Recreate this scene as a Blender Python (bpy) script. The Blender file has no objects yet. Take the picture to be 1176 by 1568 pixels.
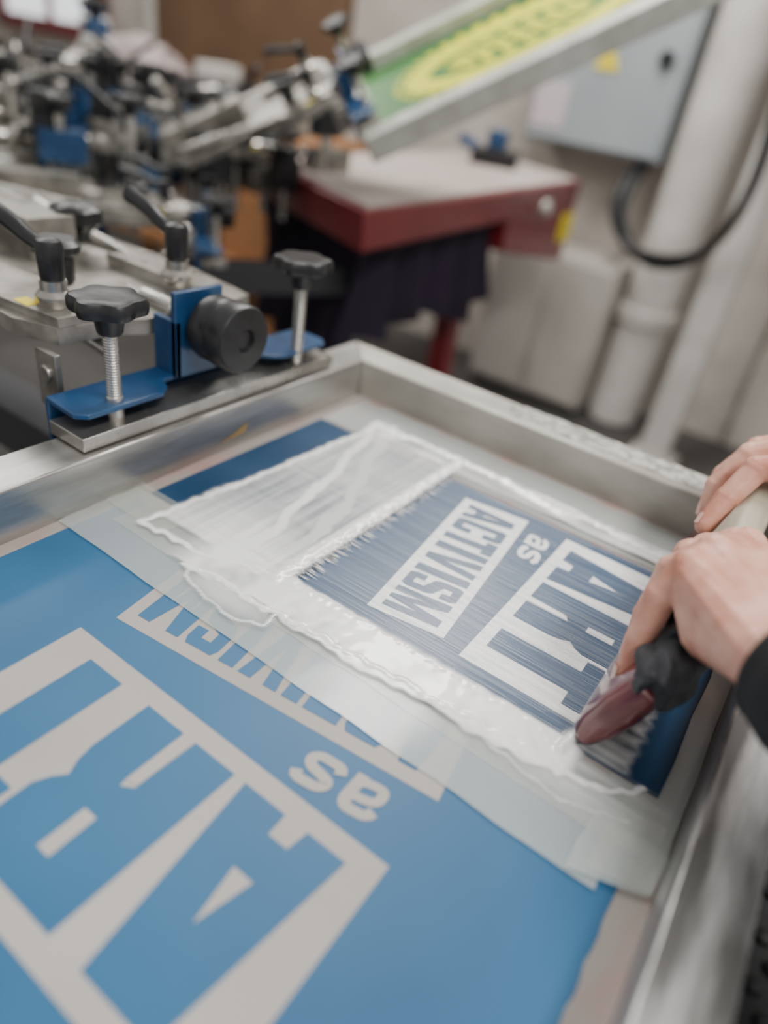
import bpy, bmesh, math, random
import numpy as np
from mathutils import Vector, Matrix, noise
random.seed(4)
V=Vector
# ---------------------------------------------------------------- materials
def M(name, col, rough=.5, metal=0.0, col2=None, nscale=8, nlo=.35, nhi=.65, stretch=(1,1,1),
      bump=0, bscale=200, bdist=.001, coat=0, alpha=1, sss=0, rvar=0, detail=4, spec=.5):
    m = bpy.data.materials.new(name); m.use_nodes = True
    nt = m.node_tree; b = nt.nodes['Principled BSDF']
    b.inputs['Base Color'].default_value = (*col, 1)
    b.inputs['Roughness'].default_value = rough
    b.inputs['Metallic'].default_value = metal
    b.inputs['Coat Weight'].default_value = coat
    b.inputs['Coat Roughness'].default_value = .15
    b.inputs['Alpha'].default_value = alpha
    b.inputs['Specular IOR Level'].default_value = spec
    if sss:
        b.inputs['Subsurface Weight'].default_value = sss
        b.inputs['Subsurface Radius'].default_value = (1, .35, .2)
        b.inputs['Subsurface Scale'].default_value = .004
    tc = nt.nodes.new('ShaderNodeTexCoord'); mp = nt.nodes.new('ShaderNodeMapping')
    mp.inputs['Scale'].default_value = stretch
    nt.links.new(tc.outputs['Object'], mp.inputs['Vector'])
    n = nt.nodes.new('ShaderNodeTexNoise'); n.inputs['Scale'].default_value = nscale
    n.inputs['Detail'].default_value = detail
    nt.links.new(mp.outputs['Vector'], n.inputs['Vector'])
    if col2:
        r = nt.nodes.new('ShaderNodeValToRGB')
        r.color_ramp.elements[0].position = nlo; r.color_ramp.elements[0].color = (*col, 1)
        r.color_ramp.elements[1].position = nhi; r.color_ramp.elements[1].color = (*col2, 1)
        nt.links.new(n.outputs['Fac'], r.inputs['Fac'])
        nt.links.new(r.outputs['Color'], b.inputs['Base Color'])
    if rvar:
        mr = nt.nodes.new('ShaderNodeMapRange')
        mr.inputs['To Min'].default_value = max(0, rough-rvar); mr.inputs['To Max'].default_value = rough+rvar
        nt.links.new(n.outputs['Fac'], mr.inputs['Value'])
        nt.links.new(mr.outputs['Result'], b.inputs['Roughness'])
    if bump:
        n2 = nt.nodes.new('ShaderNodeTexNoise'); n2.inputs['Scale'].default_value = bscale
        nt.links.new(mp.outputs['Vector'], n2.inputs['Vector'])
        bp = nt.nodes.new('ShaderNodeBump'); bp.inputs['Strength'].default_value = bump
        bp.inputs['Distance'].default_value = bdist
        nt.links.new(n2.outputs['Fac'], bp.inputs['Height'])
        nt.links.new(bp.outputs['Normal'], b.inputs['Normal'])
    return m

alu = M('brushed_aluminium', (.36,.35,.335), .32, .85, col2=(.58,.57,.55), nscale=12, stretch=(4,.6,4), bump=.15, bscale=120, rvar=.1)
alu_x = M('brushed_aluminium_x', (.36,.35,.335), .34, .85, col2=(.56,.55,.53), nscale=12, stretch=(.6,4,4), bump=.15, bscale=120, rvar=.1)
alu_worn = M('stained_aluminium', (.33,.315,.28), .45, .5, col2=(.52,.50,.455), nscale=22, nlo=.3, nhi=.7, stretch=(.5,1.2,1.2), bump=.3, bscale=150, rvar=.12)
alu_wipe = M('wiped_aluminium', (.18,.175,.17), .34, .6, col2=(.66,.655,.65), nscale=24, nlo=.43, nhi=.61, stretch=(2.4,.3,1), bump=.2, bscale=120, rvar=.15)
steel = M('machined_steel', (.40,.38,.35), .28, .9, col2=(.60,.58,.54), nscale=25, bump=.1, bscale=300, rvar=.08)
steel_worn = M('worn_steel', (.19,.18,.16), .36, .75, col2=(.42,.40,.36), nscale=30, bump=.2, bscale=200, rvar=.1)
bluep = M('blue_enamel', (.008,.042,.12), .32, 0, col2=(.013,.068,.17), nscale=30, coat=.35, bump=.05)
blackp = M('black_plastic', (.007,.007,.008), .36, 0, col2=(.016,.016,.018), nscale=60, bump=.1, bscale=500)
redp = M('red_enamel', (.145,.010,.015), .38, 0, col2=(.19,.016,.023), nscale=6, coat=.2)
whitep = M('white_paint', (.52,.495,.46), .5, 0, col2=(.66,.635,.60), nscale=5)
greyarm = M('grey_tube_paint', (.30,.295,.27), .4, .3, col2=(.46,.455,.41), nscale=10)
skin = M('skin', (.56,.235,.165), .48, 0, col2=(.74,.42,.32), nscale=38, nlo=.35, nhi=.62, bump=.22, bscale=420, bdist=.0005, sss=.2)
nailm = M('nail', (.74,.46,.38), .25, 0, coat=.4)
sleeve = M('black_sleeve', (.010,.010,.012), .8, 0, bump=.5, bscale=500)
darkm=M('dark_crate',(.03,.03,.035),.6)

# ---------------------------------------------------------------- geometry helper
class G:
    def __init__(s): s.v=[]; s.f=[]; s.m=[]; s.mats=[]
    def mi(s, mat):
        if mat not in s.mats: s.mats.append(mat)
        return s.mats.index(mat)
    def add(s, vs, fs, mat):
        o=len(s.v); s.v += [Vector(v) for v in vs]; k=s.mi(mat)
        for f in fs: s.f.append([i+o for i in f]); s.m.append(k)
    def box(s, lo, hi, mat, rot=None):
        lo=Vector(lo); hi=Vector(hi); c=(lo+hi)/2
        vs=[Vector((x,y,z)) for x in(lo.x,hi.x) for y in(lo.y,hi.y) for z in(lo.z,hi.z)]
        if rot is not None: vs=[c+rot@(v-c) for v in vs]
        s.add(vs,[(0,1,3,2),(4,6,7,5),(0,4,5,1),(2,3,7,6),(0,2,6,4),(1,5,7,3)],mat)
    def hexa(s, bot, top, mat):
        n=len(bot); vs=list(bot)+list(top)
        fs=[tuple(range(n))[::-1], tuple(range(n,2*n))]+[(i,(i+1)%n,n+(i+1)%n,n+i) for i in range(n)]
        s.add(vs,fs,mat)
    def prism(s, pts, z0, z1, mat, xf=None):
        b=[Vector((p[0],p[1],z0)) for p in pts]; t=[Vector((p[0],p[1],z1)) for p in pts]
        if xf is not None: b=[xf@v for v in b]; t=[xf@v for v in t]
        s.hexa(b,t,mat)
    def lathe(s, prof, base, axis, mat, n=28, lobes=0, lamp=0):
        base=Vector(base); a=Vector(axis).normalized()
        u=a.orthogonal().normalized(); w=a.cross(u)
        vs=[]; fs=[]
        for (r,h) in prof:
            for i in range(n):
                t=2*math.pi*i/n; rr=r*(1+lamp*math.cos(lobes*t)) if lobes else r
                vs.append(base+a*h+u*(rr*math.cos(t))+w*(rr*math.sin(t)))
        for k in range(len(prof)-1):
            for i in range(n):
                j=(i+1)%n; fs.append((k*n+i,k*n+j,(k+1)*n+j,(k+1)*n+i))
        fs.append(tuple(range(n))[::-1]); fs.append(tuple(range((len(prof)-1)*n,len(prof)*n)))
        s.add(vs,fs,mat)
    def cyl(s,p0,p1,r,mat,r1=None,n=24):
        p0=Vector(p0);p1=Vector(p1);L=(p1-p0).length
        r1=r if r1 is None else r1; c=min(r,r1,L)*.12
        s.lathe([(r-c,0),(r,c),(r1,L-c),(r1-c,L)],p0,p1-p0,mat,n)
    def thread(s,p0,p1,r,mat,pitch=.0022,n=18):
        p0=Vector(p0);p1=Vector(p1);L=(p1-p0).length; k=int(L/pitch); prof=[]
        for i in range(k):
            prof+= [(r*.86,i*pitch),(r,(i+.5)*pitch)]
        prof.append((r*.86,L)); s.lathe(prof,p0,p1-p0,mat,n)
    def tube(s,pts,r,mat,n=12,smooth=1):
        P=[Vector(p) for p in pts]
        for _ in range(smooth*2):
            Q=[P[0]]
            for a,b in zip(P[:-1],P[1:]): Q+=[a*.75+b*.25,a*.25+b*.75]
            Q.append(P[-1]); P=Q
        vs=[];fs=[]; up=Vector((.13,.2,.95))
        for i,p in enumerate(P):
            d=(P[min(i+1,len(P)-1)]-P[max(i-1,0)]).normalized()
            u=d.cross(up).normalized(); w=u.cross(d)
            rr=r(i/(len(P)-1)) if callable(r) else r
            for k in range(n):
                t=2*math.pi*k/n; vs.append(p+u*rr*math.cos(t)+w*rr*math.sin(t))
        for i in range(len(P)-1):
            for k in range(n):
                j=(k+1)%n; fs.append((i*n+k,i*n+j,(i+1)*n+j,(i+1)*n+k))
        fs.append(tuple(range(n))[::-1]); fs.append(tuple(range((len(P)-1)*n,len(P)*n)))
        s.add(vs,fs,mat)
    def build(s,name,parent=None,bevel=0,seg=2,angle=35,recalc=True):
        me=bpy.data.meshes.new(name)
        me.from_pydata([v for v in s.v],[],s.f)
        for m in s.mats: me.materials.append(m)
        me.polygons.foreach_set('material_index',s.m); me.update()
        if recalc:
            bm=bmesh.new(); bm.from_mesh(me); bmesh.ops.recalc_face_normals(bm,faces=bm.faces); bm.to_mesh(me); bm.free()
        me.shade_smooth(); me.set_sharp_from_angle(angle=math.radians(angle))
        ob=bpy.data.objects.new(name,me); bpy.context.scene.collection.objects.link(ob)
        if parent: ob.parent=parent
        if bevel:
            md=ob.modifiers.new('bevel','BEVEL'); md.width=bevel; md.segments=seg; md.limit_method='ANGLE'; md.angle_limit=math.radians(40)
        return ob
def empty(name,loc=(0,0,0),rz=0):
    e=bpy.data.objects.new(name,None); e.empty_display_size=.05; e.location=loc; e.rotation_euler=(0,0,rz)
    bpy.context.scene.collection.objects.link(e); return e

# ---------------------------------------------------------------- SCREEN (mesh plane is z = 0)
XI0,XI1,YI0,YI1 = -.412,.043,-.16,.610
XO0,XO1,YO0,YO1 = -.456,.077,-.204,.655
H=.042; B=-.004
scr=empty('screen_printing_frame')
def bar(name,a,b,c,d,mat):
    g=G(); g.hexa([(*p,B) for p in (a,b,c,d)],[(*p,H) for p in (a,b,c,d)],mat); return g.build(name,scr,bevel=.0022,seg=3)
bar('frame_bar_left',(XO0,YO0),(XI0,YI0),(XI0,YI1),(XO0,YO1),alu)
bar('frame_bar_back',(XO0,YO1),(XI0,YI1),(XI1,YI1),(XO1,YO1),alu_worn)
bar('frame_bar_right',(XO1,YO1),(XI1,YI1),(XI1,YI0),(XO1,YO0),alu_wipe)
bar('frame_bar_front',(XO1,YO0),(XI1,YI0),(XI0,YI0),(XO0,YO0),alu_x)
crust=M('dried_ink_crust',(.58,.565,.52),.7,0,col2=(.30,.29,.27),nscale=150,nlo=.45,nhi=.6,bump=1,bscale=300,bdist=.002)
g=G()
for i in range(420):
    x=-.24+.30*random.random()**.8; y=YO1-.003-.030*random.random()**1.6; r=.0015+.0042*random.random()
    k=random.randint(5,8); P=[(x+r*(1+.8*random.random())*math.cos(6.283*j/k)*1.6,min(YO1-.001,y+r*.6*math.sin(6.283*j/k))) for j in range(k)]
    g.prism(P,H-.001,H+.0003+.0008*random.random(),crust)
g.build('dried_ink_on_rail',scr)
goldm=M('brown_tape_scrap',(.30,.20,.07),.4); g=G()
g.add([(XI0+.0006,.395,.010),(XI0+.0006,.428,.012),(XI0+.0006,.432,.022),(XI0+.0006,.415,.015)],[(0,1,2,3)],goldm); g.build('brown_tape_scrap',scr,recalc=False)

open_big = M('open_mesh_grey',(.34,.315,.295),.6,0,col2=(.42,.395,.375),nscale=5,bump=.25,bscale=900,bdist=.0003,spec=.3)
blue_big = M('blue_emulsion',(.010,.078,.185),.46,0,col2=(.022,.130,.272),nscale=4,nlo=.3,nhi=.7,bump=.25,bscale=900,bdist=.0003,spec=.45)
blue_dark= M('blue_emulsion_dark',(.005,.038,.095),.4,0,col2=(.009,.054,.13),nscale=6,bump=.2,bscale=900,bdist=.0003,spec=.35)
blue_film= M('blue_emulsion_ink_film',(.020,.060,.135),.35,0,col2=(.080,.13,.215),nscale=70,nlo=.35,nhi=.75,stretch=(.10,3.5,1),coat=.1)
open_ink = M('open_mesh_white_ink',(.82,.83,.84),.4,0,col2=(.93,.93,.93),nscale=60,stretch=(.12,3.5,1),coat=.2)
glue = M('glue_edge',(.36,.325,.30),.5,0,col2=(.42,.20,.19),nscale=30,nlo=.5,nhi=.8,stretch=(1,.4,1))
def flat(name,polys,z,mat):
    g=G()
    for i,p in enumerate(polys): g.add([(x,y,z+i*8e-7) for x,y in p],[tuple(range(len(p)))],mat)
    ob=g.build(name,scr,recalc=False)
    me=ob.data
    bm=bmesh.new(); bm.from_mesh(me)
    for f in bm.faces:
        f.normal_update()
        if f.normal.z<0: f.normal_flip()
    bm.to_mesh(me); bm.free(); return ob
def rect(x0,y0,x1,y1): return [(x0,y0),(x1,y0),(x1,y1),(x0,y1)]
flat('screen_mesh',[rect(XI0,YI0,XI1,YI1)],0,glue)
edge=[(.027+.0005*math.sin(i*1.7)+.0003*math.sin(i*4.1), -.15+.446*i/60) for i in range(61)]
flat('emulsion_large_field',[[(-.400,-.15)]+edge+[(-.400,.296)]],.0002,blue_big)
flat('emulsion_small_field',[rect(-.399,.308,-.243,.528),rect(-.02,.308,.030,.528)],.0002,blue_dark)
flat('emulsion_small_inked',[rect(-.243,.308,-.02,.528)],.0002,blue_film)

def bil(q,p,r):
    TL,TR,BL,BR=q
    return tuple((BL[i]*(1-p)+BR[i]*p)*(1-r)+(TL[i]*(1-p)+TR[i]*p)*r for i in (0,1))
A_=([(0,0),(.3,0),(.36,.2),(.64,.2),(.7,0),(1,0),(.7,1),(.3,1)],[[(.44,.38),(.56,.38),(.5,.72)]])
GL={'A':A_,
'C':([(.1,0),(.9,0),(1,.08),(1,.38),(.66,.38),(.66,.17),(.36,.17),(.36,.83),(.66,.83),(.66,.62),(1,.62),(1,.92),(.9,1),(.1,1),(0,.92),(0,.08)],[]),
'T':([(.28,0),(.72,0),(.72,.78),(1,.78),(1,1),(0,1),(0,.78),(.28,.78)],[]),
'I':([(0,0),(1,0),(1,1),(0,1)],[]),
'V':([(.32,0),(.68,0),(1,1),(.66,1),(.5,.35),(.34,1),(0,1)],[]),
'S':([(0,.1),(.1,0),(.9,0),(1,.1),(1,.45),(.9,.57),(.36,.68),(.36,.84),(.66,.84),(.66,.7),(1,.7),(1,.9),(.9,1),(.1,1),(0,.9),(0,.6),(.1,.47),(.66,.36),(.66,.16),(.36,.16),(.36,.32),(0,.32)],[]),
'M':([(0,0),(.24,0),(.24,.6),(.42,0),(.58,0),(.76,.6),(.76,0),(1,0),(1,1),(.7,1),(.5,.4),(.3,1),(0,1)],[])}
QB=((0,-.046),(.23,-.020),(.012,-.121),(.242,-.093))
def activism():
    boxp=[bil(QB,p,r) for p,r in((0,0),(1,0),(1,1),(0,1))]
    wd={'A':1.15,'C':1,'T':.95,'I':.46,'V':1.15,'S':1,'M':1.35}; word='ACTIVISM'; gap=.15
    tot=sum(wd[c] for c in word)+gap*7; p=.04; k=.92/tot; add=[];hol=[]
    for c in word:
        w=wd[c]*k; f=lambda q:bil(QB,p+q[0]*w,.13+q[1]*.74)
        add.append([f(q) for q in GL[c][0]]); hol+=[[f(q) for q in h] for h in GL[c][1]]; p+=w+gap*k
    return boxp,add,hol
R_big=[(.091,.012),(.1205,.012),(.1225,.05),(.129,.054),(.130,.048),(.130,.012),(.159,.012),(.159,.048),(.157,.058),(.153,.066),(.158,.072),(.162,.080),(.162,.103),(.158,.111),(.150,.116),(.093,.116)]
A_big=[(.017,.012),(.041,.012),(.043,.025),(.055,.025),(.0555,.012),(.0835,.012),(.072,.116),(.030,.116)]
T_big=[(.182,.012),(.211,.012),(.211,.088),(.227,.088),(.227,.116),(.166,.116),(.166,.088),(.182,.088)]
art_add=[A_big,R_big,T_big]; art_hol=[[(.044,.047),(.056,.047),(.0515,.076)],[(.1225,.072),(.131,.072),(.131,.097),(.1225,.097)],[(.1215,.012),(.129,.012),(.129,.050),(.1225,.048)]]
def stroke(path,wx,wy):
    P=[Vector((*p,)) for p in path]
    for _ in range(3):
        Q=[P[0]]
        for a,b in zip(P[:-1],P[1:]): Q+=[a*.75+b*.25,a*.25+b*.75]
        Q.append(P[-1]); P=Q
    L=[];R=[]
    for i,p in enumerate(P):
        d=(P[min(i+1,len(P)-1)]-P[max(i-1,0)]).normalized(); n=Vector((-d.y*wx,d.x*wy)); L.append(p+n); R.append(p-n)
    return [[tuple(L[i]),tuple(L[i+1]),tuple(R[i+1]),tuple(R[i])] for i in range(len(P)-1)]
s_path=[(.98,.70),(.90,.86),(.55,.87),(.18,.84),(.10,.62),(.40,.53),(.80,.46),(.92,.26),(.75,.12),(.45,.12),(.10,.14),(.02,.32)]
a_stem=[(.82,.0),(.82,.4),(.82,.72),(.72,.88),(.45,.88),(.15,.86),(.06,.68)]
a_bowl=[(.82,.56),(.50,.55),(.15,.48),(.12,.28),(.18,.12),(.45,.11),(.78,.18),(.84,.42)]
def put(polys,x0,w): return [[(x0+px*w, py*.0235) for px,py in p] for p in polys]
as_p=put(stroke(a_stem,.155,.12)+stroke(a_bowl,.135,.11),0,.022)+put(stroke(s_path,.155,.12),.0275,.021)
as_p=[[(.021+x,-.035+y*1.05+.12*x) for x,y in p] for p in as_p]
def artwork(tag,mp,mo,mb):
    bx,add,hol=activism()
    F=lambda ps:[[mp(*q) for q in p] for p in ps]
    flat(tag+'_open_boxes',F([bx,[(0,0),(.238,0),(.238,.128),(0,.128)]]),.0004,mo)
    flat(tag+'_as',F(as_p),.0005,mo)
    flat(tag+'_letters',F(add+art_add),.0006,mb)
    flat(tag+'_letter_counters',F(hol+art_hol),.0008,mo)
artwork('large_artwork',lambda u,v:(-.0665-u,.178-v),open_big,blue_big)
artwork('small_artwork',lambda u,v:(-.113+.8*v,.517-.8*u),open_ink,blue_film)

# ---- packing tape (thin translucent film)
def film(name,col,alpha,rough=.15):
    m=M(name,col,rough,0,alpha=alpha,coat=.8,bump=.3,bscale=25,bdist=.002,stretch=(1,1,1)); return m
tape=film('packing_tape',(.56,.62,.61),.52,.16)
tape2=film('packing_tape_yellowed',(.70,.71,.64),.28,.16)
def strip(name,x0,y0,x1,y1,z,mat,jag=.0012,n=60,lift=.0004,skew=0):
    vs=[];fs=[];m=8
    for i in range(n+1):
        for j in range(m+1):
            a=i/n;b=j/m
            x=x0+(x1-x0)*a;y=y0+(y1-y0)*b+(skew*a if j<m/2 else 0)
            if j in(0,m): y+=jag*noise.noise(Vector((x*30,y*3,z*900)))
            if i in(0,n): x+=jag*2*noise.noise(Vector((x*3,y*60,z*900)))
            vs.append((x,y,z+lift*noise.noise(Vector((x*40,y*60,z*500)))))
    for i in range(n):
        for j in range(m):
            k=i*(m+1)+j; fs.append((k,k+m+1,k+m+2,k+1))
    g=G(); g.add(vs,fs,mat); return g.build(name,scr,recalc=False)
strip('tape_lower',-.411,.233,.018,.304,.0016,tape)
strip('tape_lower_overlap',-.385,.262,.040,.306,.0022,tape2)
strip('tape_upper',-.395,.530,.042,.600,.0016,tape)
strip('tape_right_end',.0285,.250,.0425,.604,.0028,tape,n=14)
strip('tape_corner',.002,.233,.0425,.304,.0030,tape,n=14,skew=.014)
strip('tape_corner_overlap',.010,.240,.0422,.300,.0034,tape2,n=14,skew=.008)
strip('tape_left_patch',-.411,.275,-.345,.312,.0028,tape2,n=14)

# ---- ink layer (height field with opacity attribute)
step=.0013
xs=np.arange(-.408,.038,step); ys=np.arange(.236,.600,step)
XX,YY=np.meshgrid(xs,ys,indexing='ij')
def nz(ax,ay,o): return np.array([[noise.noise(Vector((x*ax,y*ay,o))) for y in ys] for x in xs])
N1=nz(28,28,0); N2=nz(110,110,3); N3=nz(260,260,13); NS=nz(9,160,7); NT=nz(150,8,9); NL=nz(12,7,19); NF=nz(420,14,23)
def sd(poly,wob=.0):
    d=np.full(XX.shape,9.); X=XX+wob*N1+wob*.5*N2; Y=YY+wob*N1*.8-wob*.5*N2
    for (a,b),(c,e) in zip(poly[:-1],poly[1:]):
        L=(c-a)**2+(e-b)**2; t=np.clip(((X-a)*(c-a)+(Y-b)*(e-b))/L,0,1)
        d=np.minimum(d,np.hypot(X-a-t*(c-a),Y-b-t*(e-b)))
    return d
def sm(a,b,x): t=np.clip((x-a)/(b-a),0,1); return t*t*(3-2*t)
op=np.zeros(XX.shape); hh=np.zeros(XX.shape)
def ridge(poly,w,h,o=1,wob=.004):
    global op,hh
    d=sd(poly,wob); k=np.exp(-(d/w)**2); op=np.maximum(op,o*np.clip(k*1.7,0,1)); hh=np.maximum(hh,h*k*(1+.4*N2+.5*N3))
xl=-.3675+(YY-.273)*.08
pool=sm(0,.004,XX-xl+.003*N2)*sm(0,.003,-.243-XX)*sm(0,.006,YY-.288-.006*N1)*sm(0,.006,.562-YY+.004*N1)
op=np.maximum(op,pool*np.clip(.53+.14*NT+.18*NF+.42*NL+.10*NS+.30*sm(.38,.30,YY),0.2,.97))
hh+=pool*.0003
low=sm(0,.003,YY-(.262+.06*(XX+.3)*.9)-.007*N1-.003*N2)*sm(0,.003,.308-YY+.002*N2)*sm(-.335,-.30,XX)*sm(0,.01,-.012-XX)
op=np.maximum(op,low*np.clip(1.0+.5*N1+.25*N2,.5,1)); hh+=low*(.0006+.0004*N1+.0002*N2)
up=sm(0,.004,YY-.534-.004*N1)*sm(0,.004,.566-YY+.006*N1+.002*N2)*sm(-.35,-.33,XX)
op=np.maximum(op,up*np.clip(.62+.6*N1+.3*NS,.2,.95))
ridge([(-.3675,.273),(-.358,.36),(-.352,.45),(-.3446,.563)],.0030,.0008,1,.005)
ridge([(-.251,.298),(-.2490,.40),(-.246,.555)],.0062,.0018,1,.0012)
ridge([(-.3675,.273),(-.335,.279),(-.312,.277),(-.28,.29),(-.249,.298)],.0024,.0009,1,.006)
ridge([(-.345,.563),(-.300,.560),(-.243,.560),(-.12,.554),(.0,.550)],.0048,.0014,1,.008)
ridge([(-.345,.555),(-.33,.50),(-.306,.405),(-.290,.34),(-.287,.303)],.0045,.0003,.95,.004)
ridge([(-.335,.555),(-.30,.47),(-.27,.40),(-.262,.33)],.007,.0002,.70,.006)
ridge([(-.249,.300),(-.15,.304),(-.03,.306)],.0032,.0010,1,.003)
ridge([(-.305,.262),(-.24,.268),(-.153,.274),(-.09,.281),(-.02,.286)],.0022,.0012,1,.006)
ridge([(-.300,.285),(-.306,.268),(-.295,.254),(-.27,.247),(-.24,.246),(-.222,.256),(-.224,.270),(-.24,.276)],.0010,.0007,.7,.003)
ridge([(-.04,.303),(-.02,.290),(-.005,.286),(.012,.296),(.018,.303)],.0020,.0012,.9,.005)
ridge([(-.028,.298),(-.026,.312),(-.022,.318)],.0036,.003,1,.002)
ridge([(-.07,.272),(-.03,.268),(.0,.272),(.02,.28)],.0012,.0004,.45,.006)
blob=np.exp(-(((XX+.262)/.036)**2+((YY-.262)/.014)**2)**2); op=np.maximum(op,.6*blob)
smear=np.exp(-(((XX+.01)/.05)**2+((YY-.285)/.02)**2)); op=np.maximum(op,.45*smear*(1+NS))
op*=1-sm(-.006,-.004,XX)*sm(.306,.309,YY)*sm(.545,.535,YY)
op*=1-sm(-.240,-.238,XX)*sm(-.0325,-.0335,XX)*sm(.3095,.3105,YY)*sm(.532,.528,YY)
trail=sm(-.024,-.018,XX)*sm(.012,.006,XX+.004*NS)*sm(.306,.309,YY)*sm(.52,.40,YY)
op=np.maximum(op,trail*np.clip(.50+.6*NS+.2*N2,.1,.85))
inkm=bpy.data.materials.new('white_ink'); inkm.use_nodes=True; nt=inkm.node_tree; pb=nt.nodes['Principled BSDF']
pb.inputs['Base Color'].default_value=(.88,.885,.88,1); pb.inputs['Roughness'].default_value=.22; pb.inputs['Coat Weight'].default_value=.5
at=nt.nodes.new('ShaderNodeAttribute'); at.attribute_name='opacity'; nt.links.new(at.outputs['Fac'],pb.inputs['Alpha'])
keep=op>.02; idx=-np.ones(XX.shape,int); g=G(); vs=[]; fs=[]; ov=[]
cell=keep[:-1,:-1]|keep[1:,:-1]|keep[:-1,1:]|keep[1:,1:]
for i,j in zip(*np.nonzero(cell)):
    q=[]
    for a,b in((i,j),(i+1,j),(i+1,j+1),(i,j+1)):
        if idx[a,b]<0: idx[a,b]=len(vs); vs.append((XX[a,b],YY[a,b],.0038+hh[a,b])); ov.append(float(op[a,b]))
        q.append(int(idx[a,b]))
    fs.append(tuple(q))
g.add(vs,fs,inkm); ob=g.build('white_ink_smear',scr,recalc=False,angle=180)
at_=ob.data.attributes.new('opacity','FLOAT','POINT'); at_.data.foreach_set('value',ov)
inks=M('white_ink_thin',(.84,.85,.85),.35,0); inkf=M('white_ink_faint',(.55,.60,.66),.35,0,alpha=.35)
g=G()
for i in range(330):
    y=.309+.219*random.random(); l=.002+.013*random.random()**2.4; w=.0003+.0004*random.random()
    g.add([(-.246,y-w,.0012),(-.243+l*.6,y-w*.6,.0012),(-.243+l,y,.0012),(-.243+l*.6,y+w*.6,.0012),(-.246,y+w,.0012)],[(0,1,2,3,4)],inks)
for i in range(700):
    x=-.243+.20*random.random(); y=.309+.218*random.random(); l=.02+.07*random.random(); w=.00010+.0002*random.random(); x2=min(x+l,-.022)
    g.add([(x,y-w*.3,.0011),(x2,y-w,.0011),(x2,y+w,.0011),(x,y+w*.3,.0011)],[(0,1,2,3)],inkf)
g.build('ink_drag_lines',scr,recalc=False)

# ---------------------------------------------------------------- SQUEEGEE
sq=empty('squeegee')
maroon=M('maroon_polyurethane',(.095,.008,.012),.20,0,col2=(.16,.024,.027),nscale=35,coat=.7)
wood=M('squeegee_handle_wood',(.38,.34,.26),.5,0,col2=(.48,.44,.35),nscale=20,stretch=(6,.6,6))
def sqp(s,t):
    return (-.0225+.35*s-.937*t, .937*s+.35*t+.0036)
y0,y1=.308,.585
prof=[(0,-.0045),(0,.0045),(.005,.0085),(.018,.0118),(.040,.0125),(.066,.010),(.066,-.010),(.040,-.0125),(.018,-.0118),(.005,-.0085)]
g=G(); rings=[(y0,.35),(y0+.0025,.72),(y0+.007,.93),(y0+.012,1),(y1-.004,1),(y1,.8)]
vs=[];fs=[];n=len(prof)
for y,k in rings:
    for s,t in prof:
        x,z=sqp(.033+(s-.033)*(.80+.20*k),t*k); vs.append((x,y,z))
for r in range(len(rings)-1):
    for i in range(n): fs.append((r*n+i,r*n+(i+1)%n,(r+1)*n+(i+1)%n,(r+1)*n+i))
fs.append(tuple(range(n))[::-1]); fs.append(tuple(range((len(rings)-1)*n,len(rings)*n)))
g.add(vs,fs,maroon); g.build('blade_and_holder',sq,bevel=.001)
pr=[(.060,-.012),(.060,.012),(.085,.013),(.094,.008),(.096,0),(.094,-.008),(.085,-.013)]
for nm,ya,yb,mt in(('handle',y0+.12,y1+.004,wood),('handle_grip',y0+.03,y0+.12,blackp)):
    g=G(); b=[];t_=[]
    for s,t in pr:
        x,z=sqp(s,t); b.append((x,ya,z)); t_.append((x,yb,z))
    g.hexa(b,t_,mt); g.build(nm,sq,bevel=.003,seg=3)

# ---------------------------------------------------------------- HANDS
def ico(c,r,sub=2):
    bm=bmesh.new(); bmesh.ops.create_icosphere(bm,subdivisions=sub,radius=r); P=[Vector(c)+v.co for v in bm.verts]; bm.free(); return P
def hull_into(bm,spheres):
    vs=[]
    for c,r in spheres: vs+=[bm.verts.new(p) for p in ico(c,r)]
    res=bmesh.ops.convex_hull(bm,input=vs)
    dead=[e for e in res['geom_interior'] if isinstance(e,bmesh.types.BMVert)]
    bmesh.ops.delete(bm,geom=dead,context='VERTS')
def organic(name,hulls,mat,parent,voxel=.0010,it=6):
    me=bpy.data.meshes.new(name); tot=bmesh.new()
    for h in hulls:
        b=bmesh.new(); hull_into(b,h); tmp=bpy.data.meshes.new('x'); b.to_mesh(tmp); b.free(); tot.from_mesh(tmp); bpy.data.meshes.remove(tmp)
    tot.to_mesh(me); tot.free()
    ob=bpy.data.objects.new(name,me); bpy.context.scene.collection.objects.link(ob)
    r=ob.modifiers.new('r','REMESH'); r.mode='VOXEL'; r.voxel_size=voxel
    s=ob.modifiers.new('s','SMOOTH'); s.factor=.5; s.iterations=it
    dg=bpy.context.evaluated_depsgraph_get(); m2=bpy.data.meshes.new_from_object(ob.evaluated_get(dg))
    ob.modifiers.clear(); ob.data=m2; m2.materials.clear(); m2.materials.append(mat); m2.shade_smooth()
    ob.parent=parent; return ob
def finger(j,r): return [[(j[k],r[k]),(j[k+1],r[k+1])] for k in range(len(j)-1)]
person=empty('screen_printer_person')
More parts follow.
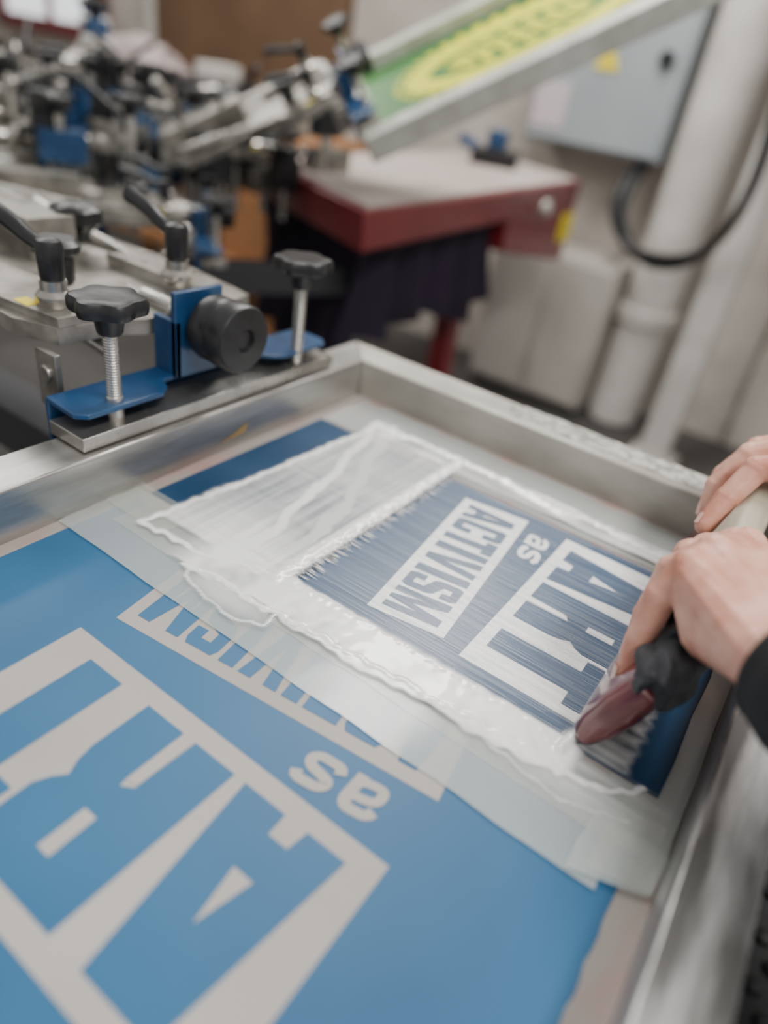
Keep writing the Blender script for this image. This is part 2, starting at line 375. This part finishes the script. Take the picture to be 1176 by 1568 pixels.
def hand(tag,fing,thumb,wr,wrists,fore,nails,sc=1.0,pc=1.0):
    hulls=[]
    R=[(.0100,.0094,.0084,.0072),(.0102,.0096,.0086,.0074),(.0100,.0093,.0083,.0072),(.0097,.0090,.0080,.0069)]
    R=[tuple(a*sc for a in r) for r in R]
    for f,r in zip(fing,R):
        hulls+=finger(f,r)
        hulls.append([(f[1],r[1]*1.08)]); hulls.append([(f[2],r[2]*1.05)]); hulls.append([(f[0],r[0]*1.12)])
    mc=[f[0] for f in fing]
    for a in range(3):
        w0=V(wrists[0]).lerp(V(wrists[1]),a/3); w1=V(wrists[0]).lerp(V(wrists[1]),(a+1)/3); dn=V((0,0,-.003))
        hulls.append([(mc[a]+dn,.0104*pc),(mc[a+1]+dn,.0102*pc),(w0,.0170),(w1,.0170)])
    hulls+=finger(thumb,(.016,.0125,.0105,.0088))
    hulls.append([(thumb[0],.014),(mc[0],.009),(wrists[0],.016)])
    hulls.append([(mc[3]+V((0,0,-.006)),.0095*pc),(wrists[1],.016),(Vector(mc[3]).lerp(Vector(wrists[1]),.5)+Vector((0,0,-.018)),.014)])
    hulls.append([(wrists[0],.0165),(wrists[1],.0165),(fore[0],.0185),(fore[1],.0185)])
    for a in range(4):
        m=Vector(mc[a]); w=Vector(wrists[0]).lerp(Vector(wrists[1]),.15+a*.23)
        hulls.append([(m,.0096*sc),(m.lerp(w,.5)+V((0,0,.0030)),.0092*pc)])
    organic(tag+'_hand',hulls,skin,person)
    g=G()
    for f,up in nails:
        a=Vector(f[2]);b=Vector(f[3]);d=(b-a).normalized();u=(Vector(up)-d*Vector(up).dot(d)).normalized();w=d.cross(u)
        vs=[];fs=[];c=a.lerp(b,.93)
        for i in range(7):
            for k in range(7):
                s=(i/6-.5)*.0100;t=(k/6-.5)*1.3
                vs.append(c+d*s*(1-.2*abs(t))+w*(.0072*sc*math.sin(t)) + u*(.0078*sc*math.cos(t)-.0006*(i/6)))
        for i in range(6):
            for k in range(6): q=i*7+k; fs.append((q,q+7,q+8,q+1))
        g.add(vs,fs,nailm)
    g.build(tag+'_finger_nails',person,angle=80)
f1=[
 [V((.011,.423,.109)),V((-.008,.417,.099)),V((-.015,.407,.073)),V((-.016,.401,.053))],
 [V((.005,.403,.115)),V((-.014,.397,.101)),V((-.019,.387,.072)),V((-.018,.381,.050))],
 [V((-.003,.382,.117)),V((-.018,.375,.099)),V((-.020,.366,.070)),V((-.018,.358,.047))],
 [V((-.010,.361,.114)),V((-.017,.354,.093)),V((-.017,.344,.066)),V((-.015,.335,.044))]]
hand('left',f1,[V((.036,.338,.104)),V((.038,.368,.086)),V((.032,.394,.070)),V((.026,.410,.058))],
     V((.038,.324,.119)),[V((.052,.340,.121)),V((.034,.309,.115))],[V((.088,.302,.126)),V((.070,.270,.120))],[(f,(-1,-.15,.25)) for f in f1],1.05,1.13)
f2=[
 [V((.022,.548,.124)),V((-.004,.541,.110)),V((-.013,.524,.088)),V((-.018,.508,.068))],
 [V((.020,.570,.130)),V((-.012,.564,.110)),V((-.024,.552,.082)),V((-.022,.542,.062))],
 [V((.020,.592,.128)),V((-.010,.588,.108)),V((-.024,.577,.082)),V((-.022,.569,.062))],
 [V((.024,.612,.122)),V((-.004,.609,.104)),V((-.018,.600,.082)),V((-.018,.594,.066))]]
hand('right',f2,[V((.070,.545,.118)),V((.056,.528,.096)),V((.038,.520,.080)),V((.028,.512,.066))],
     V((.092,.574,.132)),[V((.090,.558,.132)),V((.095,.588,.130))],[V((.14,.545,.138)),V((.145,.572,.136))],[(f,(-1,-.1,.3)) for f in f2],1.08,1.1)
g=G()
g.tube([(.047,.312,.118),(.061,.300,.120),(.13,.235,.134),(.24,.15,.17)],lambda t:.0290+.018*t+.001*math.sin(t*60),sleeve,n=28)
g.build('left_sleeve',person,angle=80)
g=G(); g.tube([(.118,.566,.135),(.14,.56,.137),(.22,.52,.15),(.36,.42,.18)],lambda t:.032+.018*t+.001*math.sin(t*60),sleeve,n=28)
g.build('right_sleeve',person,angle=80)
rag=M('dark_grey_rag',(.018,.019,.024),.75,0,col2=(.045,.047,.055),nscale=60,bump=.6,bscale=180,bdist=.002)
g=G(); vs=[];fs=[];nu,nv=60,40
for i in range(nu+1):
    for k in range(nv):
        t=2*math.pi*k/nv;a=i/nu; y=.309+a*.085
        e=1-.5*(abs(a-.5)*2)**4
        fo=.0020*math.sin(t*6+a*9)
        w=(.0165+fo+.004*noise.noise(V((a*6,math.cos(t)*2,math.sin(t)*2))))*e
        hgt=(.0165+fo+.005*noise.noise(V((a*7+4,math.cos(t)*2,math.sin(t)*2))))*e
        x,z=sqp(.066+hgt*math.sin(t),w*math.cos(t)); vs.append((x+.002,y+.004*math.sin(t*3),z))
for i in range(nu):
    for k in range(nv): j=(k+1)%nv; fs.append((i*nv+k,i*nv+j,(i+1)*nv+j,(i+1)*nv+k))
fs.append(tuple(range(nv))[::-1]); fs.append(tuple(range(nu*nv,nu*nv+nv)))
g.add(vs,fs,rag); g.build('cleaning_rag',None,angle=80)

# ---------------------------------------------------------------- PRESS ARMS
HUB=V((-1.5,.41,0))
def star(g,c,r,h,mat):
    c=V(c)
    g.lathe([(r*.45,-h*.05),(r*.80,0),(r*.97,h*.12),(r,h*.3),(r,h*.70),(r*.93,h*.92),(r*.78,h),(r*.45,h*.94),(r*.2,h*.92),(.0005,h*.92)],c,(0,0,1),mat,n=72,lobes=6,lamp=.085)
    g.lathe([(r*.32,-h*1.1),(r*.36,-h*1.0),(r*.42,-h*.3),(r*.5,0)],c,(0,0,1),mat,n=24)
def lever(g,base,d,L,mat):
    b=V(base); d=V(d).normalized()
    g.lathe([(.013,0),(.0145,.004),(.0145,.010),(.0105,.014),(.0105,.022)],b,(0,0,1),steel)
    g.lathe([(.0085,.020),(.0095,.024),(.0105,.048),(.009,.052),(.004,.054)],b,(0,0,1),mat)
    p=b+V((0,0,.044)); g.tube([p,p+d*L*.3+V((0,0,.004)),p+d*L*.6+V((0,0,.014)),p+d*L+V((0,0,.020))],lambda t:.0052+.0028*t,mat,n=14)
yl=M('yellow_label',(.75,.60,.02),.5)
def press_arm(name,ang,mat4=None,tubes=True,dz=0,dr=0):
    e=empty(name,tuple(HUB),ang)
    if mat4 is not None: e.rotation_mode='QUATERNION'; e.matrix_world=mat4
    def B(g,n,bev=.001): g.v=[v-HUB+V((dr,0,dz)) for v in g.v]; g.build(n,e,bevel=bev)
    g=G()
    pl=[(-.470,.270),(-.432,.268),(-.424,.276),(-.424,.345),(-.432,.356),(-.446,.362),(-.446,.470),(-.430,.482),(-.424,.492),(-.424,.552),(-.432,.560),(-.470,.560)]
    g.prism(pl,.066,.0705,bluep)
    g.box((-.4715,.270,.026),(-.467,.560,.068),bluep)
    g.box((-.448,.374,.068),(-.442,.426,.142),bluep); g.box((-.470,.374,.068),(-.442,.380,.118),bluep); g.box((-.470,.420,.068),(-.442,.426,.118),bluep)
    B(g,'clamp_channel')
    g=G(); g.box((-.462,.266,.0435),(-.420,.565,.0545),steel)
    g.cyl((-.434,.306,.0435),(-.434,.306,.075),.0065,steel)
    g.thread((-.434,.306,.056),(-.434,.306,.135),.0062,steel); g.thread((-.429,.515,.056),(-.429,.515,.140),.0062,steel)
    g.box((-.500,.284,.050),(-.474,.289,.098),steel_worn); g.cyl((-.487,.289,.080),(-.487,.2815,.080),.007,steel)
    B(g,'clamp_plate_and_bolts')
    g=G(); star(g,(-.434,.306,.140),.0265,.014,blackp); star(g,(-.429,.515,.146),.0265,.014,blackp)
    g.lathe([(.020,0),(.027,.003),(.028,.006),(.028,.018),(.0265,.021),(.029,.024),(.029,.040),(.027,.043),(.010,.044),(.009,.041),(.0005,.041)],(-.436,.405,.112),(1,0,0),blackp,n=40)
    B(g,'star_knobs',.0)
    g=G(); g.thread((-.545,.405,.112),(-.430,.405,.112),.0062,steel); g.cyl((-.52,.405,.112),(-.475,.405,.112),.010,steel)
    pts=[(-.475,.470),(-.482,.500),(-.60,.515),(-.80,.50),(-.86,.45),(-.86,.37),(-.80,.32),(-.66,.315),(-.62,.29),(-.53,.285),(-.492,.30),(-.486,.35),(-.475,.37)]
    g.prism(pts,.098,.112,steel_worn)
    g.prism([(-.49,.44),(-.495,.475),(-.60,.48),(-.62,.44)],.112,.124,steel)
    g.prism([(-.49,.300),(-.49,.345),(-.56,.35),(-.66,.34),(-.66,.31),(-.56,.292)],.112,.120,steel_worn)
    g.box((-.84,.385,.112),(-.66,.435,.150),steel_worn); g.box((-.545,.297,.120),(-.525,.309,.1206),yl)
    for x,y in((-.60,.31),(-.60,.50),(-.70,.34),(-.72,.48),(-.55,.46)): g.cyl((x,y,.110),(x,y,.124),.007,steel,n=12)
    for y in(.34,.48): g.cyl((-.80,y,.13),(-.48,y,.088),.008,steel)
    B(g,'arm_plates')
    g=G(); lever(g,(-.520,.318,.118),(-1,-.1,0),.072,blackp); lever(g,(-.514,.438,.122),(-1,.05,0),.066,blackp)
    g.lathe([(.012,0),(.014,.004),(.014,.024),(.020,.028),(.021,.034),(.016,.038)],(-.566,.352,.12),(0,0,1),blackp)
    g.lathe([(.010,0),(.012,.01),(.024,.02),(.024,.032),(.018,.036)],(-.68,.45,.12),(0,0,1),blackp,n=36,lobes=6,lamp=.08)
    B(g,'levers',0)
    if tubes:
        g=G(); g.cyl((-1.45,.38,.055),(-.82,.38,.055),.022,greyarm); g.cyl((-1.45,.44,.055),(-.82,.44,.055),.022,greyarm)
        g.cyl((-1.2,.41,.10),(-.84,.41,.10),.014,steel)
        g.box((-.87,.355,.03),(-.84,.465,.12),bluep); g.box((-1.0,.36,.025),(-.975,.46,.13),steel_worn)
        g.box((-.76,.36,.06),(-.62,.45,.098),bluep)
        star(g,(-.93,.41,.15),.026,.014,blackp); g.cyl((-.93,.41,.08),(-.93,.41,.14),.007,steel)
        B(g,'arm_tubes',.003)
    return e
L=V((.652,.561,.505)).normalized(); W=V((-.733,.632,.253)); W=(W-L*W.dot(L)).normalized(); Nn=L.cross(W)
Mx=Matrix((( L.x,W.x,Nn.x,-.865),(L.y,W.y,Nn.y,1.19),(L.z,W.z,Nn.z,.195),(0,0,0,1)))
press_arm('press_arm',0)
Rm=Mx.copy(); tr=Mx@V((.022,.175,.0))-(Mx.to_3x3()@V((1.06,0,.043))); Rm.translation=tr
press_arm('press_arm',0,mat4=Rm,tubes=False)
press_arm('press_arm',math.radians(80),dr=-.06)
press_arm('press_arm',math.radians(52),dz=-.07,dr=-.34)
press_arm('press_arm',math.radians(100),dz=.02)
press_arm('press_arm',math.radians(122),dz=.03)
pb_=empty('press_carousel')
g=G(); g.lathe([(.30,-.9),(.30,-.86),(.12,-.82),(.11,-.05),(.28,-.02),(.32,.0),(.32,.09),(.20,.12),(.14,.2),(.13,.24)],HUB,(0,0,1),greyarm,n=40); g.build('hub_column',pb_,bevel=.003)
g=G()
for a in range(6):
    r=Matrix.Rotation(math.radians(60*a),3,'Z')
    vs=[HUB+r@V(p) for p in((.2,-.03,-.14),(1.05,-.03,-.14),(1.05,.03,-.14),(.2,.03,-.14))]; g.hexa(vs,[v+V((0,0,.06)) for v in vs],darkm)
g.build('pallet_arms',pb_,bevel=.002)
random.seed(11); g=G()
for i in range(110):
    a=math.radians(random.uniform(56,130)); rr=random.uniform(.45,1.15); p=HUB+V((math.cos(a)*rr,math.sin(a)*rr,0))
    if p.x>-1.15: continue
    z=random.uniform(.10,.22); k=i%5
    g.cyl(p+V((0,0,-.02)),p+V((0,0,z)),.008,steel,n=12)
    d=V((random.uniform(-1,1),random.uniform(-1,1),random.uniform(-.1,.4))).normalized()
    if k==0: star(g,p+V((0,0,z+.012)),.03,.016,blackp)
    elif k==1: lever(g,p+V((0,0,z-.02)),d,.10,blackp)
    elif k==2: g.box(p+V((-.04,-.03,z-.08)),p+V((.04,.03,z-.03)),bluep,Matrix.Rotation(a,3,'Z')); star(g,p+V((0,0,z+.01)),.024,.014,blackp)
    elif k==3: g.box(p+V((-.05,-.03,z-.10)),p+V((.05,.03,z-.05)),steel_worn,Matrix.Rotation(a,3,'Z')); g.cyl(p+V((0,0,z-.01)),p+V((0,0,z-.01))+d*.10,.010,steel)
    else: g.cyl(p+V((0,0,z)),p+V((0,0,z+.03)),.03,blackp); g.box(p+V((-.03,-.02,z-.06)),p+V((.03,.02,z)),blackp,Matrix.Rotation(a,3,'Z'))
g.build('adjuster_knobs_and_levers',pb_)
g=G()
for c in((-1.98,1.42,.18),(-1.78,1.28,.14)):
    g.lathe([(.10,0),(.135,.01),(.14,.02),(.14,.03),(.125,.04),(.03,.045),(.03,.10),(.04,.11),(.04,.13),(.02,.14)],c,(0,0,1),whitep,n=40)
    g.cyl(V(c)+V((0,0,.10)),V(c)+V((0,0,.17)),.03,bluep); star(g,V(c)+V((0,0,.19)),.035,.02,blackp)
g.build('registration_dials',pb_,bevel=.002)

tb=empty('print_table'); tabm=M('table_laminate',(.36,.34,.32),.5)
rub=M('black_rubber',(.012,.012,.013),.6)
g=G(); g.box((-.40,-.42,-.040),(.42,.57,-.012),tabm); g.build('table_top',tb,bevel=.003)
g=G(); g.box((.0795,-.40,-.012),(.41,.56,-.007),rub)
for i in range(0,24):
    for j in range(0,70):
        x=.087+i*.0135+(j%2)*.0067; y=-.39+j*.0135; g.lathe([(.0045,0),(.004,.003),(.002,.004)],(x,y,-.007),(0,0,1),rub,n=8)
g.build('studded_mat',tb)
g=G()
for x in(-.37,.39):
    for y in(-.39,.54): g.box((x-.02,y-.02,-.9),(x+.02,y+.02,-.04),steel_worn)
g.build('table_legs',tb,bevel=.002)

# ---------------------------------------------------------------- GREEN SCREEN in background
gs=empty('green_stencil_screen')
fr=M('pale_frame',(.45,.45,.40),.45,.3,col2=(.58,.58,.53),nscale=20)
green=M('green_emulsion',(.035,.15,.035),.4,0,col2=(.055,.19,.045),nscale=6); yel=M('yellow_stencil',(.60,.60,.008),.4,0,col2=(.72,.70,.03),nscale=40)
g=G(); LL,WW=.86,.40
for lo,hi in(((0,0,-.05),(LL,.04,0)),((0,WW-.04,-.05),(LL,WW,0)),((0,.04,-.05),(.04,WW-.04,0)),((LL-.04,.04,-.05),(LL,WW-.04,0))):
    gg=G(); gg.box(lo,hi,fr); g.add([Mx@v for v in gg.v],gg.f,fr)
g.build('frame',gs,bevel=.003)
g=G(); g.add([Mx@V(p) for p in((.04,.04,-.03),(LL-.04,.04,-.03),(LL-.04,WW-.04,-.03),(.04,WW-.04,-.03))],[(0,1,2,3)],green); g.build('mesh',gs)
g=G()
def ell(cx,cy,a,b,w,z,seg=64,dash=False):
    for i in range(seg):
        if dash and i%2: continue
        t0=2*math.pi*i/seg;t1=2*math.pi*(i+1)/seg
        P=[(cx+(a)*math.cos(t0),cy+b*math.sin(t0)),(cx+a*math.cos(t1),cy+b*math.sin(t1)),(cx+(a-w)*math.cos(t1),cy+(b-w)*math.sin(t1)),(cx+(a-w)*math.cos(t0),cy+(b-w)*math.sin(t0))]
        g.add([Mx@V((x,y,z)) for x,y in P],[(0,1,2,3)],yel)
ell(.37,.20,.25,.118,.052,-.029); ell(.37,.20,.275,.138,.016,-.029,80,True); ell(.37,.20,.16,.055,.024,-.029,40,True)
for i in range(7): ell(.25+i*.04,.20,.016,.03,.013,-.0285,20)
g.build('yellow_design',gs,recalc=False)

# ---------------------------------------------------------------- RED TABLE
rt=empty('red_worktable')
C0,CR,CB,CL=(-.836,1.18),(-.94,2.61),(-1.5,2.9),(-1.40,1.45)
g=G(); g.hexa([(*p,-.005) for p in(C0,CR,CB,CL)],[(*p,.074) for p in(C0,CR,CB,CL)],redp)
g.hexa([(-.905,2.0,-.10),(-.94,2.61,-.20),(-.99,2.61,-.20),(-.955,2.0,-.10)],[(-.905,2.0,0),(-.94,2.61,0),(-.99,2.61,0),(-.955,2.0,0)],redp)
for x,y in((-1.01,1.95),(-1.42,1.75),(-1.45,2.75)): g.box((x-.03,y-.03,-.9),(x+.03,y+.03,0),redp)
g.box((-1.40,1.72,-.6),(-1.0,1.76,-.55),redp)
g.build('red_steel_frame',rt,bevel=.004)
topm=M('work_board',(.40,.32,.295),.45,0,col2=(.52,.455,.425),nscale=6)
cx=sum(p[0] for p in(C0,CR,CB,CL))/4; cy=sum(p[1] for p in(C0,CR,CB,CL))/4
ins=[(cx+(p[0]-cx)*.94,cy+(p[1]-cy)*.96) for p in(C0,CR,CB,CL)]
g=G(); g.hexa([(*p,.070) for p in ins],[(*p,.080) for p in ins],topm); g.build('board_top',rt,bevel=.002)
g=G(); g.cyl((-.89,2.2,.02),(-.905+.035,2.2,.02),.022,whitep); g.build('white_cap',rt)
g=G(); g.box((-.936,2.50,-.12),(-.928,2.60,-.03),yl); g.build('yellow_label',rt)
cloth=M('purple_cloth',(.008,.004,.013),.9,0,col2=(.018,.008,.026),nscale=8)
g=G();vs=[];fs=[];nu,nv=70,10
pth=[V((-1.38,1.47,0)),V((-.86,1.22,0)),V((-.90,1.95,0))]
for i in range(nu+1):
    a=i/nu*2; p=pth[0].lerp(pth[1],a) if a<1 else pth[1].lerp(pth[2],a-1)
    p=p+V((-.05,.06,0))
    for k in range(nv+1):
        z=-.008-(k/nv)*(.24+.10*noise.noise(V((a*2.5,0,4)))+ (.12 if a<1 else 0)); o=.03*math.sin(a*28+k*.15)*(k/nv+.2)
        vs.append((p.x+o,p.y+o*.5,z))
for i in range(nu):
    for k in range(nv): q=i*(nv+1)+k; fs.append((q,q+1,q+nv+2,q+nv+1))
g.add(vs,fs,cloth); g.build('draped_cloth',rt,angle=80)
g=G(); g.box((-1.28,2.35,.081),(-1.12,2.5,.13),blackp,Matrix.Rotation(.4,3,'Z')); g.cyl((-1.2,2.42,.13),(-1.2,2.42,.19),.035,bluep); g.cyl((-1.28,2.5,.10),(-1.45,2.62,.13),.02,bluep); g.build('heat_gun',None,bevel=.004)

# ---------------------------------------------------------------- ROOM
wallm=M('whitewashed_wall',(.43,.39,.345),.8,0,col2=(.55,.505,.455),nscale=3,bump=.5,bscale=14,bdist=.01)
g=G(); g.box((-5.8,3.3,-.9),(2.6,3.4,1.9),wallm); g.build('wall_back')
g=G(); g.box((-5.9,-2.6,-.9),(-5.8,3.3,1.9),wallm); g.build('wall_left')
flm=M('concrete_floor',(.04,.038,.036),.6,0,col2=(.085,.08,.075),nscale=3,bump=.2,bscale=20)
g=G(); g.box((-5.9,-2.6,-.96),(2.6,3.4,-.9),flm); g.build('floor')
eb=empty('electrical_cabinet'); gb=M('light_grey_enamel',(.30,.335,.355),.45,0,col2=(.34,.375,.395),nscale=4)
g=G(); g.box((-1.404,3.06,.146),(-.821,3.298,.86),gb); g.build('box_body',eb,bevel=.008,seg=3)
g=G(); g.box((-1.39,3.045,.16),(-.835,3.06,.85),gb); g.build('box_door',eb,bevel=.004)
g=G(); g.cyl((-.90,3.045,.48),(-.90,3.02,.48),.028,blackp); g.build('lock',eb)
g=G(); g.prism([(-1.17,.42),(-1.07,.42),(-1.12,.52)],-3.045,-3.04,yl,Matrix(((1,0,0),(0,0,-1),(0,1,0)))); g.box((-1.38,3.04,.20),(-1.24,3.045,.36),M('white_label',(.55,.47,.50),.6)); g.build('labels',eb)
g=G()
q=lambda x,y,z,s:(x*s,y*s,.32+(z-.32)*s)
for o in(0,.035): g.tube([(-.871-o,3.1,.13),(-.871-o,2.98,.08),(-.868-o,2.93,-.04),(-.78-o*.5,2.92,-.155),q(-.645,2.92,-.19+o,.97),q(-.52,2.92,-.113,.94),q(-.455,2.92,.015,.92),q(-.435,2.92,.187,.92),q(-.47,2.95,.42,.92),q(-.49,3.0,1.1,.94)],.018,blackp,n=12)
g.build('black_cable')
g=G(); g.cyl((-.68,3.12,-.9),(-.68,3.12,1.9),.11,whitep,n=40); g.cyl((-.68,3.12,-.45),(-.68,3.12,-.38),.125,whitep,n=40); g.build('white_column')
g=G(); g.box((-.46,2.80,-.9),(-.35,2.90,1.9),whitep); g.box((-.50,2.76,-.9),(-.31,2.94,-.885),whitep); g.build('white_post',bevel=.004)
g=G(); g.tube([(-.20,3.27,.5),(-.21,3.27,0),(-.22,3.25,-.5),(-.20,3.27,-.89)],.008,steel_worn); g.box((-.26,3.2,-.12),(-.16,3.29,.0),redp); g.cyl((-.21,3.2,-.06),(-.21,3.17,-.06),.03,whitep)
g.box((-.14,3.2,.08),(-.02,3.29,.26),bluep); g.build('wall_valve_pipe',bevel=.003)
cabm=M('off_white_cabinet',(.40,.365,.33),.55,0,col2=(.48,.445,.41),nscale=4)
g=G(); g.box((-1.36,2.93,-.86),(-.80,3.28,-.234),cabm); g.box((-1.35,2.915,-.84),(-1.09,2.93,-.25),cabm); g.box((-1.07,2.915,-.84),(-.81,2.93,-.25),cabm)
for x in(-1.33,-.84): g.box((x-.02,2.96,-.9),(x+.02,3.0,-.86),blackp)
g.build('storage_cabinet',bevel=.006)
g=G(); g.box((-3.95,3.24,-.9),(-2.55,3.298,1.6),M('brown_board',(.12,.065,.034),.7,0,col2=(.155,.088,.046),nscale=4)); g.box((-4.02,3.23,-.9),(-3.95,3.298,1.65),whitep); g.build('brown_door',bevel=.004)
wn=empty('window_1'); em=bpy.data.materials.new('daylight_glass'); em.use_nodes=True
b=em.node_tree.nodes['Principled BSDF']; b.inputs['Emission Color'].default_value=(.9,.95,1,1); b.inputs['Emission Strength'].default_value=1.2
g=G(); g.box((-5.5,3.27,.25),(-4.5,3.29,1.3),em); g.build('pane',wn)
g=G()
for lo,hi in(((-5.56,3.22,.17),(-4.44,3.3,.25)),((-5.56,3.22,1.3),(-4.44,3.3,1.38)),((-5.56,3.22,.17),(-5.5,3.3,1.38)),((-4.5,3.22,.17),(-4.44,3.3,1.38)),((-5.02,3.24,.25),(-4.98,3.3,1.3))): g.box(lo,hi,redp)
g.build('window_frame',wn,bevel=.004)
sh=empty('storage_shelf'); woodm=M('pine',(.30,.13,.05),.6,0,col2=(.38,.18,.075),nscale=10,stretch=(1,1,8))
g=G()
for x in(-3.4,-2.6,-2.0):
    for y in(2.2,2.7): g.box((x-.03,y-.03,-.9),(x+.03,y+.03,.0),woodm)
g.box((-3.45,2.15,-.02),(-1.95,2.75,.02),woodm); g.box((-3.45,2.15,-.5),(-1.95,2.75,-.46),woodm); g.build('shelf_frame',sh,bevel=.004)
bagm=M('crumpled_plastic',(.42,.33,.32),.35,0,col2=(.60,.52,.52),nscale=10,bump=.8,bscale=30,bdist=.02)
g=G()
for c,r in(((-3.05,2.45,.13),.15),((-2.85,2.35,.10),.12),((-3.3,2.4,.10),.12)):
    bm=bmesh.new(); bmesh.ops.create_icosphere(bm,subdivisions=4,radius=r)
    for v in bm.verts:
        k=1+.5*noise.noise(v.co*9)+.3*noise.noise(v.co*24); v.co*=k; v.co.z*=.85
    bm.verts.ensure_lookup_table(); g.add([V(c)+v.co for v in bm.verts],[tuple(x.index for x in f.verts) for f in bm.faces],bagm); bm.free()
g.build('plastic_bag',sh,angle=60)
g=G()
for lo,hi,m in(((-2.7,2.3,.02),(-2.45,2.6,.16),darkm),((-2.4,2.3,.02),(-2.1,2.6,.11),greyarm),((-2.62,2.35,.16),(-2.5,2.5,.22),whitep),((-2.3,2.2,-.46),(-2.05,2.6,-.2),woodm),((-3.3,2.2,-.46),(-2.7,2.6,-.15),darkm)): g.box(lo,hi,m)
g.build('crates',sh,bevel=.006)

# ---------------------------------------------------------------- LIGHT
w=bpy.data.worlds.new('world'); bpy.context.scene.world=w; w.use_nodes=True
w.node_tree.nodes['Background'].inputs[0].default_value=(.98,.97,.95,1); w.node_tree.nodes['Background'].inputs[1].default_value=.64
def area(name,loc,rot,sx,sy,e,col=(1,.97,.92)):
    l=bpy.data.lights.new(name,'AREA'); l.shape='RECTANGLE'; l.size=sx; l.size_y=sy; l.energy=e; l.color=col
    o=bpy.data.objects.new(name,l); o.location=loc; o.rotation_euler=rot; bpy.context.scene.collection.objects.link(o)
area('ceiling_light',(-.9,1.9,1.8),(0,0,0),.4,1.6,54)
area('ceiling_light.001',(.9,.0,1.8),(0,0,0),.4,1.6,54)
area('ceiling_light.002',(-2.9,1.6,1.8),(0,0,0),.4,1.6,34)
# ---------------------------------------------------------------- CAMERA
cam=bpy.data.cameras.new('camera'); co=bpy.data.objects.new('camera',cam); bpy.context.scene.collection.objects.link(co)
cam.sensor_fit='HORIZONTAL'; cam.sensor_width=36; cam.lens=1053/1176*36
r=V((.808,.5716,.143)); u=V((-.4134,.3765,.829)); k=V((.4202,-.7287,.5405))
co.matrix_world=Matrix(((r.x,u.x,k.x,0),(r.y,u.y,k.y,0),(r.z,u.z,k.z,.32),(0,0,0,1)))
cam.clip_start=.01
cam.dof.use_dof=True; cam.dof.focus_distance=.465; cam.dof.aperture_fstop=2.6
bpy.context.scene.camera=co
bpy.context.view_layer.update()
for o in bpy.context.scene.objects:
    if o.parent is None: o.location.z+=.9
